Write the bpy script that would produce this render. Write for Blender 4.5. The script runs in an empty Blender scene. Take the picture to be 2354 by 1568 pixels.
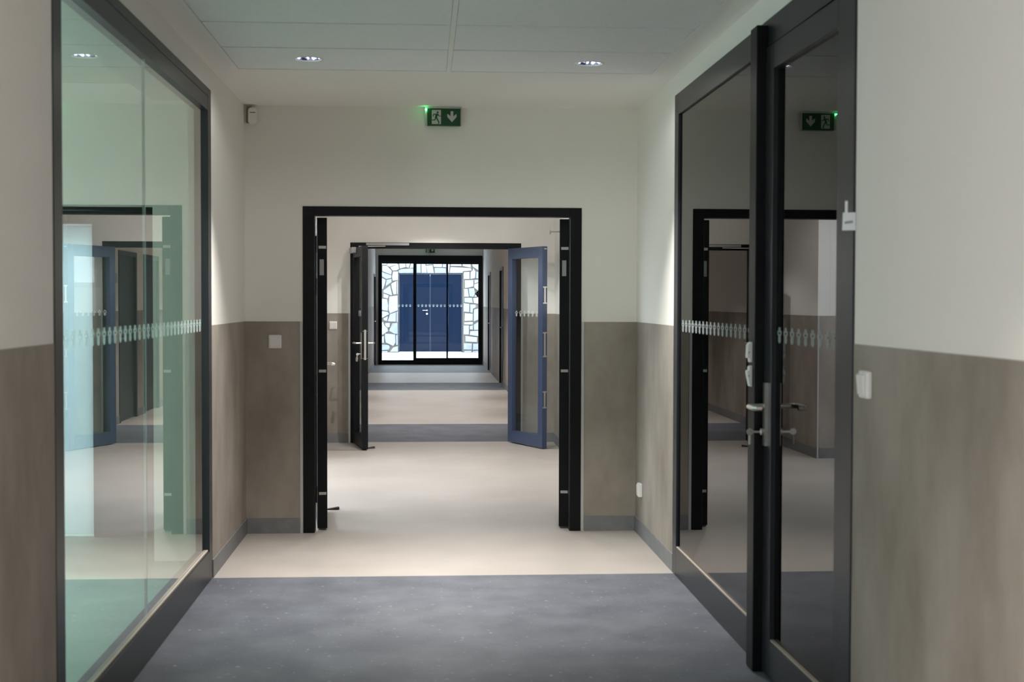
import bpy, bmesh, math, random
from mathutils import Vector, Matrix
random.seed(7)
S = bpy.context.scene
C = S.collection
PI = math.pi

# ------------------------------------------------------------------ camera
cam_d = bpy.data.cameras.new('camera')
cam = bpy.data.objects.new('camera', cam_d)
C.objects.link(cam)
F = 3154.54
cam_d.sensor_width = 36.0
cam_d.lens = F / 2354 * 36.0
cam_d.clip_start = 0.05
cam_d.clip_end = 300
RT = Vector((0.9979727, -0.0635950, 0.0024863))
UP = Vector((-0.0006208, 0.0293366, 0.9995694))
FW = Vector((0.0636405, 0.9975445, -0.0292376))
m = Matrix((RT, UP, -FW)).transposed().to_4x4()
m.translation = Vector((0, 0, 1.53))
cam.matrix_world = m
cam_d.dof.use_dof = True
cam_d.dof.focus_distance = 16.0
cam_d.dof.aperture_fstop = 5.0
S.camera = cam

# ------------------------------------------------------------------ world, view
W = bpy.data.worlds.new('overcast sky')
S.world = W
W.use_nodes = True
wn = W.node_tree.nodes
bg = wn['Background']
bg.inputs['Color'].default_value = (0.85, 0.925, 1.0, 1)
bg.inputs['Strength'].default_value = 2.45
S.view_settings.view_transform = 'Standard'
S.view_settings.look = 'None'
S.view_settings.exposure = 1.04
S.view_settings.gamma = 1.0
S.view_settings.use_curve_mapping = False
cy = S.cycles
cy.max_bounces = 10
cy.diffuse_bounces = 8
cy.glossy_bounces = 6
cy.transparent_max_bounces = 24
cy.caustics_reflective = False
cy.caustics_refractive = False
cy.sample_clamp_indirect = 6
cy.use_denoising = True

# downlights: (x, y, power, half-angle deg, blend)
DL = {
 'vest': (190, 42, 1.0),
 'hall': (190, 43, 1.0),
 'farend': (58, 46, 0.8),
 'lobby': (56, 56, 0.35),
 'far': (185, 46, 0.9),
}
PASS_E = 13.0           # cool panels added to brighten the side passage and lobby
PANEL_E = 0.3          # soft fill panels added in the hall behind the camera
WARM = (1.0, 0.965, 0.93)
GLOBE_E = 25.0         # glowing globe added to light the side room

# ------------------------------------------------------------------ dimensions
A, B = 1.168, 1.406            # corridor side walls at x=-A and x=B
D1, D2, D3 = 9.054, 14.82, 32.93
H = 2.796
ZD = 1.392                     # top of the dado
YB = -4.0                      # back of the hall
YW0, YW1 = 4.412, 7.612        # left window
YR0, YR1 = 4.415, 7.644        # right glazed door
ZW = 2.674

# ------------------------------------------------------------------ materials
def new_mat(name):
    mt = bpy.data.materials.new(name)
    mt.use_nodes = True
    return mt, mt.node_tree.nodes, mt.node_tree.links, mt.node_tree.nodes['Principled BSDF']

def plain(name, col, rough=0.5, metal=0.0, spec=0.5, bump=0.0, scale=200.0):
    mt, n, l, b = new_mat(name)
    b.inputs['Base Color'].default_value = (*col, 1)
    b.inputs['Roughness'].default_value = rough
    b.inputs['Metallic'].default_value = metal
    b.inputs['Specular IOR Level'].default_value = spec
    tc = n.new('ShaderNodeTexCoord')
    no = n.new('ShaderNodeTexNoise')
    no.inputs['Scale'].default_value = scale
    no.inputs['Detail'].default_value = 3
    l.new(tc.outputs['Object'], no.inputs['Vector'])
    mr = n.new('ShaderNodeMapRange')
    dr = 0.015 if metal > 0.5 else 0.06
    mr.inputs['To Min'].default_value = max(0.02, rough - dr)
    mr.inputs['To Max'].default_value = min(1, rough + dr)
    l.new(no.outputs['Fac'], mr.inputs['Value'])
    l.new(mr.outputs['Result'], b.inputs['Roughness'])
    if bump:
        bp = n.new('ShaderNodeBump')
        bp.inputs['Strength'].default_value = bump
        bp.inputs['Distance'].default_value = 0.002
        l.new(no.outputs['Fac'], bp.inputs['Height'])
        l.new(bp.outputs['Normal'], b.inputs['Normal'])
    return mt

def clouds(name, c0, c1, scale, stretch=(1, 1, 1), rough=0.6, spec=0.4, fleck=None, fleck_at=0.72, fleck_scale=60, bump=0.0, lo=0.3, hi=0.7):
    mt, n, l, b = new_mat(name)
    tc = n.new('ShaderNodeTexCoord')
    mp = n.new('ShaderNodeMapping')
    mp.inputs['Scale'].default_value = stretch
    l.new(tc.outputs['Object'], mp.inputs['Vector'])
    no = n.new('ShaderNodeTexNoise')
    no.inputs['Scale'].default_value = scale
    no.inputs['Detail'].default_value = 7
    no.inputs['Roughness'].default_value = 0.62
    l.new(mp.outputs['Vector'], no.inputs['Vector'])
    cr = n.new('ShaderNodeValToRGB')
    cr.color_ramp.elements[0].position = lo
    cr.color_ramp.elements[0].color = (*c0, 1)
    cr.color_ramp.elements[1].position = hi
    cr.color_ramp.elements[1].color = (*c1, 1)
    l.new(no.outputs['Fac'], cr.inputs['Fac'])
    out = cr.outputs['Color']
    if fleck:
        n2 = n.new('ShaderNodeTexNoise')
        n2.inputs['Scale'].default_value = fleck_scale
        n2.inputs['Detail'].default_value = 2
        l.new(tc.outputs['Object'], n2.inputs['Vector'])
        r2 = n.new('ShaderNodeMapRange')
        r2.inputs['From Min'].default_value = fleck_at
        r2.inputs['From Max'].default_value = fleck_at + 0.08
        l.new(n2.outputs['Fac'], r2.inputs['Value'])
        mx = n.new('ShaderNodeMix')
        mx.data_type = 'RGBA'
        l.new(r2.outputs['Result'], mx.inputs[0])
        l.new(out, mx.inputs[6])
        mx.inputs[7].default_value = (*fleck, 1)
        out = mx.outputs[2]
    l.new(out, b.inputs['Base Color'])
    b.inputs['Roughness'].default_value = rough
    b.inputs['Specular IOR Level'].default_value = spec
    if bump:
        bp = n.new('ShaderNodeBump')
        bp.inputs['Strength'].default_value = bump
        bp.inputs['Distance'].default_value = 0.003
        l.new(no.outputs['Fac'], bp.inputs['Height'])
        l.new(bp.outputs['Normal'], b.inputs['Normal'])
    return mt

def glass(name, tint, ior, gain=1.0):
    # a pane: reflects on its outer faces, lets the rest through tinted
    mt, n, l, b = new_mat(name)
    n.remove(b)
    out = n['Material Output']
    fr = n.new('ShaderNodeFresnel')
    fr.inputs['IOR'].default_value = ior
    geo = n.new('ShaderNodeNewGeometry')
    inv = n.new('ShaderNodeMath'); inv.operation = 'SUBTRACT'; inv.inputs[0].default_value = 1.0
    l.new(geo.outputs['Backfacing'], inv.inputs[1])
    mu = n.new('ShaderNodeMath'); mu.operation = 'MULTIPLY'
    l.new(fr.outputs['Fac'], mu.inputs[0]); l.new(inv.outputs[0], mu.inputs[1])
    m2 = n.new('ShaderNodeMath'); m2.operation = 'MULTIPLY'; m2.use_clamp = True
    l.new(mu.outputs[0], m2.inputs[0]); m2.inputs[1].default_value = gain
    tr = n.new('ShaderNodeBsdfTransparent')
    tr.inputs['Color'].default_value = (*tint, 1)
    gl = n.new('ShaderNodeBsdfGlossy')
    gl.inputs['Roughness'].default_value = 0.0
    gl.inputs['Color'].default_value = (1, 1, 1, 1)
    mx = n.new('ShaderNodeMixShader')
    l.new(m2.outputs[0], mx.inputs['Fac'])
    l.new(tr.outputs[0], mx.inputs[1]); l.new(gl.outputs[0], mx.inputs[2])
    l.new(mx.outputs[0], out.inputs['Surface'])
    return mt

def emit(name, col, strength):
    mt, n, l, b = new_mat(name)
    b.inputs['Base Color'].default_value = (*col, 1)
    b.inputs['Emission Color'].default_value = (*col, 1)
    b.inputs['Emission Strength'].default_value = strength
    return mt

def film(name, col, clear):
    mt, n, l, b = new_mat(name)
    n.remove(b)
    t = n.new('ShaderNodeBsdfTranslucent'); t.inputs['Color'].default_value = (*col, 1)
    d = n.new('ShaderNodeBsdfDiffuse'); d.inputs['Color'].default_value = (*col, 1)
    tp = n.new('ShaderNodeBsdfTransparent')
    a = n.new('ShaderNodeMixShader'); a.inputs['Fac'].default_value = 0.5
    c = n.new('ShaderNodeMixShader'); c.inputs['Fac'].default_value = math.sqrt(clear)
    l.new(t.outputs[0], a.inputs[1]); l.new(d.outputs[0], a.inputs[2])
    l.new(a.outputs[0], c.inputs[1]); l.new(tp.outputs[0], c.inputs[2])
    l.new(c.outputs[0], n['Material Output'].inputs['Surface'])
    return mt

def translucent(name, col):
    mt, n, l, b = new_mat(name)
    n.remove(b)
    t = n.new('ShaderNodeBsdfTranslucent'); t.inputs['Color'].default_value = (*col, 1)
    d = n.new('ShaderNodeBsdfDiffuse'); d.inputs['Color'].default_value = (*col, 1)
    mx = n.new('ShaderNodeMixShader'); mx.inputs['Fac'].default_value = 0.25
    l.new(t.outputs[0], mx.inputs[1]); l.new(d.outputs[0], mx.inputs[2])
    tp = n.new('ShaderNodeBsdfTransparent')
    m2 = n.new('ShaderNodeMixShader'); m2.inputs['Fac'].default_value = 0.10
    l.new(mx.outputs[0], m2.inputs[1]); l.new(tp.outputs[0], m2.inputs[2])
    l.new(m2.outputs[0], n['Material Output'].inputs['Surface'])
    return mt

M = {}
M['wall'] = plain('off white wall paint', (0.84, 0.81, 0.765), 0.9, spec=0.2, bump=0.15, scale=260)
M['plaster'] = plain('white ceiling plaster', (0.86, 0.845, 0.81), 0.9, spec=0.2, bump=0.1, scale=200)
M['tile'] = clouds('mineral fibre ceiling tile', (0.84, 0.835, 0.855), (0.90, 0.895, 0.91), 40, rough=0.95, spec=0.1, bump=0.2)
M['grid'] = plain('white grid bar', (0.86, 0.86, 0.84), 0.6, spec=0.3)
M['dado'] = clouds('clouded taupe dado', (0.235, 0.197, 0.165), (0.405, 0.36, 0.318), 2.6, (1, 1, 0.55), rough=0.62, spec=0.35, lo=0.28, hi=0.72)
M['base'] = clouds('grey cove skirting', (0.17, 0.17, 0.175), (0.22, 0.22, 0.225), 9, rough=0.55)
M['lino_grey'] = clouds('grey marbled linoleum', (0.094, 0.100, 0.120), (0.138, 0.146, 0.168), 3.2, rough=0.5, spec=0.16, fleck=(0.30, 0.31, 0.33), fleck_at=0.67, fleck_scale=38, lo=0.36, hi=0.66)
M['lino_beige'] = clouds('beige linoleum', (0.375, 0.338, 0.306), (0.44, 0.40, 0.363), 1.6, rough=0.38, spec=0.4)
M['lino_green'] = clouds('mint green linoleum', (0.30, 0.46, 0.36), (0.37, 0.54, 0.43), 2.5, rough=0.45)
M['mat'] = plain('dark entrance mat', (0.045, 0.045, 0.05), 0.95, bump=0.5, scale=400)
M['frame'] = plain('anthracite coated metal', (0.017, 0.019, 0.023), 0.36, spec=0.38)
M['black'] = plain('black door metal', (0.0045, 0.005, 0.006), 0.45, spec=0.2)
M['daylit_black'] = plain('black door metal tinted daylight blue', (0.040, 0.060, 0.115), 0.33, spec=0.6)  # blue of the reflected daylight is put into the leaf colour
M['gasket'] = plain('tan glazing gasket', (0.42, 0.36, 0.30), 0.6)
M['steel'] = plain('brushed steel', (0.62, 0.60, 0.57), 0.28, metal=1.0)
M['dull_steel'] = plain('dull zinc', (0.50, 0.49, 0.45), 0.45, metal=0.9)
M['white'] = plain('white plastic', (0.82, 0.81, 0.79), 0.35)
M['greyplastic'] = plain('grey plastic', (0.42, 0.42, 0.42), 0.4)
M['paper'] = plain('white card', (0.75, 0.78, 0.82), 0.8)
M['ink'] = plain('grey print', (0.28, 0.31, 0.33), 0.8)
M['brown'] = plain('brown mount', (0.26, 0.22, 0.19), 0.6)
M['aluminium'] = plain('pale aluminium trim', (0.50, 0.50, 0.49), 0.45, metal=0.3)
M['sticker'] = film('frosted film sticker', (0.80, 0.88, 0.88), 0.5)
M['green'] = plain('exit sign green', (0.001, 0.062, 0.014), 0.4)
M['signwhite'] = plain('exit sign white', (0.50, 0.51, 0.48), 0.4)
M['led'] = emit('green indicator', (0.10, 1.0, 0.30), 9.0)
M['reflector'] = plain('bluish mirror reflector', (0.50, 0.55, 0.95), 0.22, metal=1.0)
M['lamp'] = emit('lamp tube', (0.86, 0.91, 1.0), 1.6)
M['panel'] = emit('hall fill panel', WARM, PANEL_E)
M['passpanel'] = emit('cool fill panel', (0.84, 0.92, 1.0), PASS_E)
M['globe'] = emit('fill globe', (0.97, 1.0, 0.97), GLOBE_E)
M['glass_left'] = glass('green tinted pane', (0.84, 0.95, 0.92), 1.9, 1.55)
M['glass_right'] = glass('dark tinted pane', (0.12, 0.12, 0.13), 1.5, 0.85)
M['glass'] = glass('clear pane', (0.90, 0.93, 0.93), 1.5, 1.0)
M['glass_leaf'] = glass('leaf pane', (0.90, 0.93, 0.93), 1.75, 1.0)
M['joint'] = plain('silicone joint', (0.55, 0.62, 0.62), 0.5)
M['milk'] = translucent('milky daylit glass', (0.85, 0.9, 0.93))
M['dark'] = plain('room colour darkened as unlit', (0.12, 0.12, 0.12), 0.9)  # dark grey puts the gloom of the unlit rooms into the colour
M['mortar'] = plain('pale mortar', (0.22, 0.195, 0.17), 0.95, bump=0.6, scale=60)
M['paving'] = clouds('pale stone paving', (0.62, 0.66, 0.74), (0.85, 0.86, 0.88), 3.0, (1, 2.5, 1), rough=0.9, spec=0.1)
M['bluedoor'] = plain('dark blue door paint', (0.0045, 0.015, 0.042), 0.3, spec=0.18)
M['bluetrim'] = plain('blue door trim', (0.02, 0.035, 0.07), 0.3, spec=0.3)
M['bluesign'] = plain('dark blue plate', (0.008, 0.010, 0.06), 0.4)
M['facade'] = plain('grey render facade', (0.35, 0.36, 0.36), 0.9)
M['rubber'] = plain('dark brown rubber', (0.06, 0.04, 0.035), 0.7)
M['wood'] = plain('dark interior door', (0.018, 0.018, 0.02), 0.45)
M['red'] = plain('dark red lacquer', (0.16, 0.012, 0.012), 0.4)
STONES = [clouds('pale quarry stone %s' % 'abcde'[i], c0, c1, 5 + i, rough=0.9, spec=0.15, bump=0.5)
          for i, (c0, c1) in enumerate([((0.354, 0.381, 0.445), (0.476, 0.497, 0.550)), ((0.408, 0.422, 0.465), (0.530, 0.538, 0.564)),
                                        ((0.313, 0.347, 0.423), (0.422, 0.456, 0.522)), ((0.422, 0.408, 0.402), (0.517, 0.503, 0.501)), ((0.381, 0.408, 0.465), (0.517, 0.538, 0.586))])]

# ------------------------------------------------------------------ mesh building
class MB:
    def __init__(s):
        s.bm = bmesh.new()
    def box(s, x0, x1, y0, y1, z0, z1):
        v = [s.bm.verts.new(p) for p in ((x0, y0, z0), (x1, y0, z0), (x1, y1, z0), (x0, y1, z0), (x0, y0, z1), (x1, y0, z1), (x1, y1, z1), (x0, y1, z1))]
        for f in ((3, 2, 1, 0), (4, 5, 6, 7), (0, 1, 5, 4), (1, 2, 6, 5), (2, 3, 7, 6), (3, 0, 4, 7)):
            s.bm.faces.new([v[i] for i in f])
        return s
    def prism(s, pts, to3, d0, d1):
        # pts: 2d outline counter-clockwise seen from +depth ; to3(u, v, d)
        a = [s.bm.verts.new(to3(u, v, d0)) for u, v in pts]
        b = [s.bm.verts.new(to3(u, v, d1)) for u, v in pts]
        n = len(pts)
        s.bm.faces.new(a[::-1]); s.bm.faces.new(b)
        for i in range(n):
            s.bm.faces.new((a[i], a[(i + 1) % n], b[(i + 1) % n], b[i]))
        return s
    def tube(s, path, r, seg=10):
        path = [Vector(p) for p in path]
        rings = []
        for i, p in enumerate(path):
            t = (path[min(i + 1, len(path) - 1)] - path[max(i - 1, 0)]).normalized()
            ref = Vector((0, 0, 1)) if abs(t.z) < 0.9 else Vector((1, 0, 0))
            u = t.cross(ref).normalized(); w = t.cross(u).normalized()
            rr = r[i] if isinstance(r, (list, tuple)) else r
            rings.append([s.bm.verts.new(p + (u * math.cos(2 * PI * k / seg) + w * math.sin(2 * PI * k / seg)) * rr) for k in range(seg)])
        for a, b in zip(rings, rings[1:]):
            for k in range(seg):
                s.bm.faces.new((a[k], a[(k + 1) % seg], b[(k + 1) % seg], b[k]))
        s.bm.faces.new(rings[0][::-1]); s.bm.faces.new(rings[-1])
        return s
    def lathe(s, prof, seg=24, c=(0, 0, 0)):
        rings = []
        for r, z in prof:
            rings.append([s.bm.verts.new((c[0] + r * math.cos(2 * PI * k / seg), c[1] + r * math.sin(2 * PI * k / seg), c[2] + z)) for k in range(seg)])
        for a, b in zip(rings, rings[1:]):
            for k in range(seg):
                s.bm.faces.new((a[k], a[(k + 1) % seg], b[(k + 1) % seg], b[k]))
        return s
    def mesh(s, name):
        bmesh.ops.recalc_face_normals(s.bm, faces=s.bm.faces)
        me = bpy.data.meshes.new(name)
        s.bm.to_mesh(me); s.bm.free()
        return me

def link(name, me, mat=None, parent=None, loc=(0, 0, 0), rotz=0.0, bevel=0.0, smooth=False):
    o = bpy.data.objects.new(name, me)
    C.objects.link(o)
    o.location = loc
    o.rotation_euler = (0, 0, rotz)
    if parent is not None:
        o.parent = parent
    if mat is not None and me is not None and len(me.materials) == 0:
        me.materials.append(mat)
    if bevel:
        md = o.modifiers.new('bevel', 'BEVEL')
        md.width = bevel; md.segments = 2; md.limit_method = 'ANGLE'
    if smooth and me is not None:
        for p in me.polygons:
            p.use_smooth = True
    return o

def part(name, mb, mat, parent, **k):
    return link(name, mb.mesh(name), mat, parent, **k)

def tag(o, label=None, cat=None, group=None, kind=None):
    if label: o['label'] = label
    if cat: o['category'] = cat
    if group: o['group'] = group
    if kind: o['kind'] = kind
    return o

def empty(name, loc=(0, 0, 0), rotz=0.0, label=None, cat=None, group=None, kind=None):
    o = link(name, None, None, None, loc, rotz)
    o.empty_display_size = 0.05
    return tag(o, label, cat, group, kind)

def bx(*a):
    return MB().box(*a)

# ------------------------------------------------------------------ shell: walls with openings
def spans(lo, hi, holes):
    cur = lo
    for h in sorted(holes):
        if h[0] > cur: yield cur, h[0]
        cur = max(cur, h[1])
    if cur < hi: yield cur, hi

def side_wall(name, xface, thick, y0, y1, holes, label, dado=True):
    """wall whose visible face is x = xface; thick is signed away from the corridor; holes = (y0, y1, z0, z1)"""
    a, b = sorted((xface, xface + thick))
    mb = MB()
    for s0, s1 in spans(y0, y1, [(h[0], h[1]) for h in holes]):
        mb.box(a, b, s0, s1, 0, H)
    for h in holes:
        if h[3] < H: mb.box(a, b, h[0], h[1], h[3], H)
        if h[2] > 0: mb.box(a, b, h[0], h[1], 0, h[2])
    w = tag(part(name, mb, M['wall'], None), label, 'wall', None, 'structure')
    sg = -1 if thick > 0 else 1
    if dado:
        md, ms = MB(), MB()
        for s0, s1 in spans(y0, y1, [(h[0], h[1]) for h in holes if h[2] < 0.5]):
            d0, d1 = sorted((xface, xface + sg * 0.002))
            md.box(d0, d1, s0, s1, 0, ZD)
            d0, d1 = sorted((xface + sg * 0.0021, xface + sg * 0.009))
            ms.box(d0, d1, s0, s1, 0, 0.1)
        part('dado', md, M['dado'], w)
        side = name.split('_')[1]
        tag(part('baseboard_' + side, ms, M['base'], None), 'grey cove skirting along the %s corridor wall' % side, 'skirting', None, 'structure')
    return w

def cross_wall(name, yface, thick, hole, label, side):
    x0, x1, z1 = hole
    mb = MB().box(-A, x0, yface, yface + thick, 0, H).box(x1, B, yface, yface + thick, 0, H).box(x0, x1, yface, yface + thick, z1, H)
    w = tag(part(name, mb, M['wall'], None), label, 'wall', None, 'structure')
    md, ms = MB(), MB()
    e = 0.0095
    for a, b in ((-A + e, x0 - 0.02), (x1 + 0.02, B - e)):
        a2, b2 = (a - e + 0.0021 if a < 0 and a < -1 else a), (b + e - 0.0021 if b > 1.3 else b)
        md.box(a2, b2, yface - 0.002, yface, 0, ZD)
        ms.box(a, b, yface - 0.009, yface - 0.0021, 0, 0.1)
        md.box(a2, b2, yface + thick, yface + thick + 0.002, 0, ZD)
        ms.box(a, b, yface + thick + 0.0021, yface + thick + 0.009, 0, 0.1)
    part('dado', md, M['dado'], w)
    tag(part('baseboard_' + side, ms, M['base'], None), 'grey cove skirting at the foot of the ' + side + ' cross wall', 'skirting', None, 'structure')
    tr = MB().box(x0 - 0.019, x0 - 0.001, yface - 0.006, yface, 0, ZD).box(x1 + 0.001, x1 + 0.019, yface - 0.006, yface, 0, ZD)
    part('edge_trim', tr, M['aluminium'], w)
    return w

RD = [(17.23, 18.29), (18.73, 19.79), (24.51, 25.6), (29.2, 30.3)]     # right side doors of the far corridor
LD = [(31.72, 32.75)]
LOBW = (9.194, 13.1, 0.0, H)          # side passage on the left between the doorways
XP = -3.2
ALCW = (14.99, 15.86, 1.68, 2.16)
HALW = (-2.6, 1.6, 0.30, 2.2)  # unseen hall window, added for cool light on right wall and ceiling
side_wall('wall_left', -A, -0.12, YB, 34.0 - 1.0, [(YW0, YW1, 0, ZW), LOBW, ALCW, HALW] + [(a, b, 0, 2.145) for a, b in LD],
          'left corridor wall, off white above a taupe dado')
side_wall('wall_right', B, 0.12, YB, 33.0, [(YR0, YR1, 0, ZW + 0.006)] + [(a, b, 0, 2.145) for a, b in RD],
          'right corridor wall, off white above a taupe dado')
FX0, FX1 = -0.795, 1.038
cross_wall('wall_front', D1, 0.14, (FX0, FX1, 2.145), 'end wall with the first open double doorway under the exit sign', 'front')
cross_wall('wall_inner', D2, 0.14, (FX0, FX1 + 0.004, 2.152), 'second cross wall further down with its doorway and a door leaf tinted daylight blue', 'inner')
mb = MB().box(-A, B, D3, D3 + 0.2, 2.612, H).box(-A, -1.1, D3, D3 + 0.2, 0, 2.612).box(1.385, B, D3, D3 + 0.2, 0, 2.612)
tag(part('wall_far', mb, M['wall'], None), 'narrow wall strip around the far sliding glass doors', 'wall', None, 'structure')
mb = MB().box(-A, B, YB - 0.12, YB, 0, H)
tag(part('wall_back', mb, M['wall'], None), 'plain wall of the hall behind the viewpoint', 'wall', None, 'structure')

# floor: linoleum sheets
fl = tag(part('floor', bx(-A - 0.12, B + 0.12, YB - 0.1, D3 + 0.2, -0.15, -0.003), M['base'], None), 'linoleum floor in grey and beige bands', 'floor', None, 'structure')
seams = [(YB, 4.3, 'lino_beige'), (4.3, 7.605, 'lino_grey'), (7.605, 14.865, 'lino_beige'), (14.865, 17.02, 'lino_grey'), (17.02, 23.48, 'lino_beige'),
         (23.48, 25.6, 'lino_grey'), (25.6, 29.16, 'lino_beige'), (29.16, 32.28, 'lino_grey'), (32.28, D3 + 0.05, 'mat')]
for y0, y1, mk in seams:
    part('linoleum_sheet' if mk != 'mat' else 'entrance_mat', bx(-A - 0.1, B + 0.1, y0 + 0.0008, y1 - 0.0008, -0.003, 0.0), M[mk], fl)

# ceiling: plaster margin, inset field of fibre tiles
TL, TR, TY = -1.039, 1.283, 7.632
mb = MB()
mb.box(-A, TL, YB, TY, H, H + 0.15).box(TR, B, YB, TY, H, H + 0.15).box(-A, B, TY, D3 + 0.2, H, H + 0.15)
mb.box(TL, TR, YB, TY, H + 0.03, H + 0.15)
ce = tag(part('ceiling', mb, M['plaster'], None), 'white ceiling with an inset field of square edged fibre tiles', 'ceiling', None, 'structure')
part('edge_profile', MB().box(TL + 0.001, TL + 0.022, YB, TY - 0.001, H - 0.002, H + 0.012).box(TR - 0.022, TR - 0.001, YB, TY - 0.001, H - 0.002, H + 0.012), M['grid'], ce)
part('joint_shade_board', bx(TL + 0.024, TR - 0.024, YB, TY - 0.001, H + 0.0165, H + 0.0295), M['black'], ce)  # black sheet above the tiles, paints in the shade of their joints
part('grid_bar', bx(0.120, 0.144, YB, TY - 0.004, H - 0.001, H + 0.012), M['grid'], ce)
rows = [7.626, 6.978, 6.352] + [6.352 - 0.62 * k for k in range(1, 17)]
DLV = [(-0.608, 7.292), (0.877, 7.315)]
tile_left = tile_right = None
for i in range(len(rows) - 1):
    y1, y0 = rows[i] - 0.010, rows[i + 1] + 0.010
    for x0, x1 in ((TL + 0.026, 0.1185), (0.1455, TR - 0.026)):
        mb = MB()
        hole = [d for d in DLV + [(-0.608, 2.2), (0.877, 2.2)] if x0 < d[0] < x1 and y0 < d[1] < y1]
        if hole:
            cx, cyy = hole[0]; q = 0.0745
            # tile with a round cut-out: eight quads to a ring
            n = 32
            ring = [mb.bm.verts.new((cx + q * math.cos(2 * PI * k / n), cyy + q * math.sin(2 * PI * k / n), H)) for k in range(n)]
            outer = []
            for k in range(n):
                c_, s_ = math.cos(2 * PI * k / n), math.sin(2 * PI * k / n)
                t = min((x1 - cx if c_ > 0 else cx - x0) / max(abs(c_), 1e-6), (y1 - cyy if s_ > 0 else cyy - y0) / max(abs(s_), 1e-6))
                outer.append(mb.bm.verts.new((cx + c_ * t, cyy + s_ * t, H)))
            for k in range(n):
                mb.bm.faces.new((ring[k], ring[(k + 1) % n], outer[(k + 1) % n], outer[k]))
            for (px, py) in ((x0, y0), (x1, y0), (x1, y1), (x0, y1)):
                a = math.atan2(py - cyy, px - cx) % (2 * PI)
                k = int(a / (2 * PI / n))
                mb.bm.faces.new((outer[k], outer[(k + 1) % n], mb.bm.verts.new((px, py, H))))
            r = bmesh.ops.extrude_face_region(mb.bm, geom=mb.bm.faces[:])
            bmesh.ops.translate(mb.bm, vec=(0, 0, 0.015), verts=[v for v in r['geom'] if isinstance(v, bmesh.types.BMVert)])
        else:
            mb.box(x0, x1, y0, y1, H, H + 0.015)
        part('ceiling_tile', mb, M['tile'], ce)

# ------------------------------------------------------------------ paw stickers
def paw_outline():
    res = []
    pad = [(0.024 * math.cos(t) * (1.0 if math.sin(t) < 0 else 0.86), -0.012 + 0.019 * math.sin(t)) for t in [2 * PI * k / 12 for k in range(12)]]
    res.append(pad)
    for cx, cz, rx, rz, a in ((-0.025, 0.010, .0075, .011, .4), (-0.009, 0.023, .0075, .0115, .12), (0.009, 0.023, .0075, .0115, -.12), (0.025, 0.010, .0075, .011, -.4)):
        res.append([(cx + rx * math.cos(t) * math.cos(a) - rz * math.sin(t) * math.sin(a), cz + rx * math.cos(t) * math.sin(a) + rz * math.sin(t) * math.cos(a)) for t in [2 * PI * k / 8 for k in range(8)]])
    return res
def paw_mesh(nm):
    mb = MB()
    for ol in paw_outline():
        mb.prism(ol, lambda u, v, d: (u * 0.88, d, v), 0.0006, -0.0006)
    me = mb.mesh(nm); me.materials.append(M['sticker'])
    return me
PAW = paw_mesh('paw_sticker')
ZP = 1.394
def paws(parent, xs, y, z=ZP, rotz=0.0, along='x'):
    for u in xs:
        link('paw_sticker', PAW, None, parent, (u, y, z) if along == 'x' else (y, u, z), rotz)

def frange(a, b, st):
    n = int((b - a) / st + 1e-6)
    return [a + k * st for k in range(n + 1)]

# ------------------------------------------------------------------ left window
def rail_set(parent, sgn, xf, y0, y1, z0, z1, w, top, bot, mat, depth=0.075, names=('stile', 'top_rail', 'bottom_rail')):
    xa, xb = sorted((xf, xf - sgn * depth))
    part(names[0], bx(xa, xb, y1 - w, y1, z0, z1), mat, parent, bevel=0.002)
    part(names[0], bx(xa, xb, y0, y0 + w, z0, z1), mat, parent, bevel=0.002)
    part(names[1], bx(xa, xb, y0 + w, y1 - w, z1 - top, z1), mat, parent, bevel=0.002)
    part(names[2], bx(xa, xb, y0 + w, y1 - w, z0, z0 + bot), mat, parent, bevel=0.002)

w1 = empty('window_1', (0, 0, 0), 0, 'large green tinted fixed window with paw stickers in the left wall', 'window', None, 'structure')
xf = -A + 0.004
rail_set(w1, 1, xf, YW0, YW1, 0, ZW, 0.105, 0.045, 0.165, M['frame'])
part('inner_top_rail', bx(xf - 0.073, xf - 0.001, YW0 + 0.105, YW1 - 0.105, 2.552, ZW - 0.048), M['frame'], w1)
XG = xf - 0.020
jy = 5.93
for y0, y1 in ((YW0 + 0.1, jy - 0.002), (jy + 0.002, YW1 - 0.1)):
    p = part('pane', bx(XG - 0.012, XG, y0, y1, 0.15, 2.56), M['glass_left'], w1)
    ys = [y for y in frange(4.53, 7.42, 0.0905) if y0 < y < y1]
    paws(p, ys, XG + 0.0012, rotz=PI / 2, along='y')
part('glass_joint', bx(XG - 0.012, XG + 0.0004, jy - 0.002, jy + 0.002, 0.165, 2.55), M['joint'], w1)
part('gasket', bx(XG + 0.001, XG + 0.012, YW0 + 0.106, YW1 - 0.106, 0.1651, 0.173), M['gasket'], w1)

# ------------------------------------------------------------------ handles
def lever(parent, x, z, side, grip, plate=0.22, y_face=0.0, mat='steel', with_plate=True, reach=0.062):
    """lever on a leaf (leaf local frame: x along the width, y through). side=+-1 face, grip=+-1 direction along x"""
    s = side
    mb = MB()
    if with_plate:
        mb.box(x - 0.015, x + 0.015, *sorted((y_face, y_face + s * 0.008)), z - plate * 0.60, z + plate * 0.40)
    mb.tube([(x, y_face, z), (x, y_face + s * reach * 0.75, z), (x + grip * 0.008, y_face + s * reach * 0.93, z), (x + grip * 0.022, y_face + s * reach, z), (x + grip * 0.115, y_face + s * reach, z), (x + grip * 0.125, y_face + s * (reach - 0.008), z), (x + grip * 0.127, y_face + s * (reach - 0.02), z)], 0.0095, 10)
    mb.tube([(x, y_face, z), (x, y_face + s * 0.011, z)], 0.018, 14)
    return part('lever_handle', mb, M[mat], parent, smooth=False)

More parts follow.
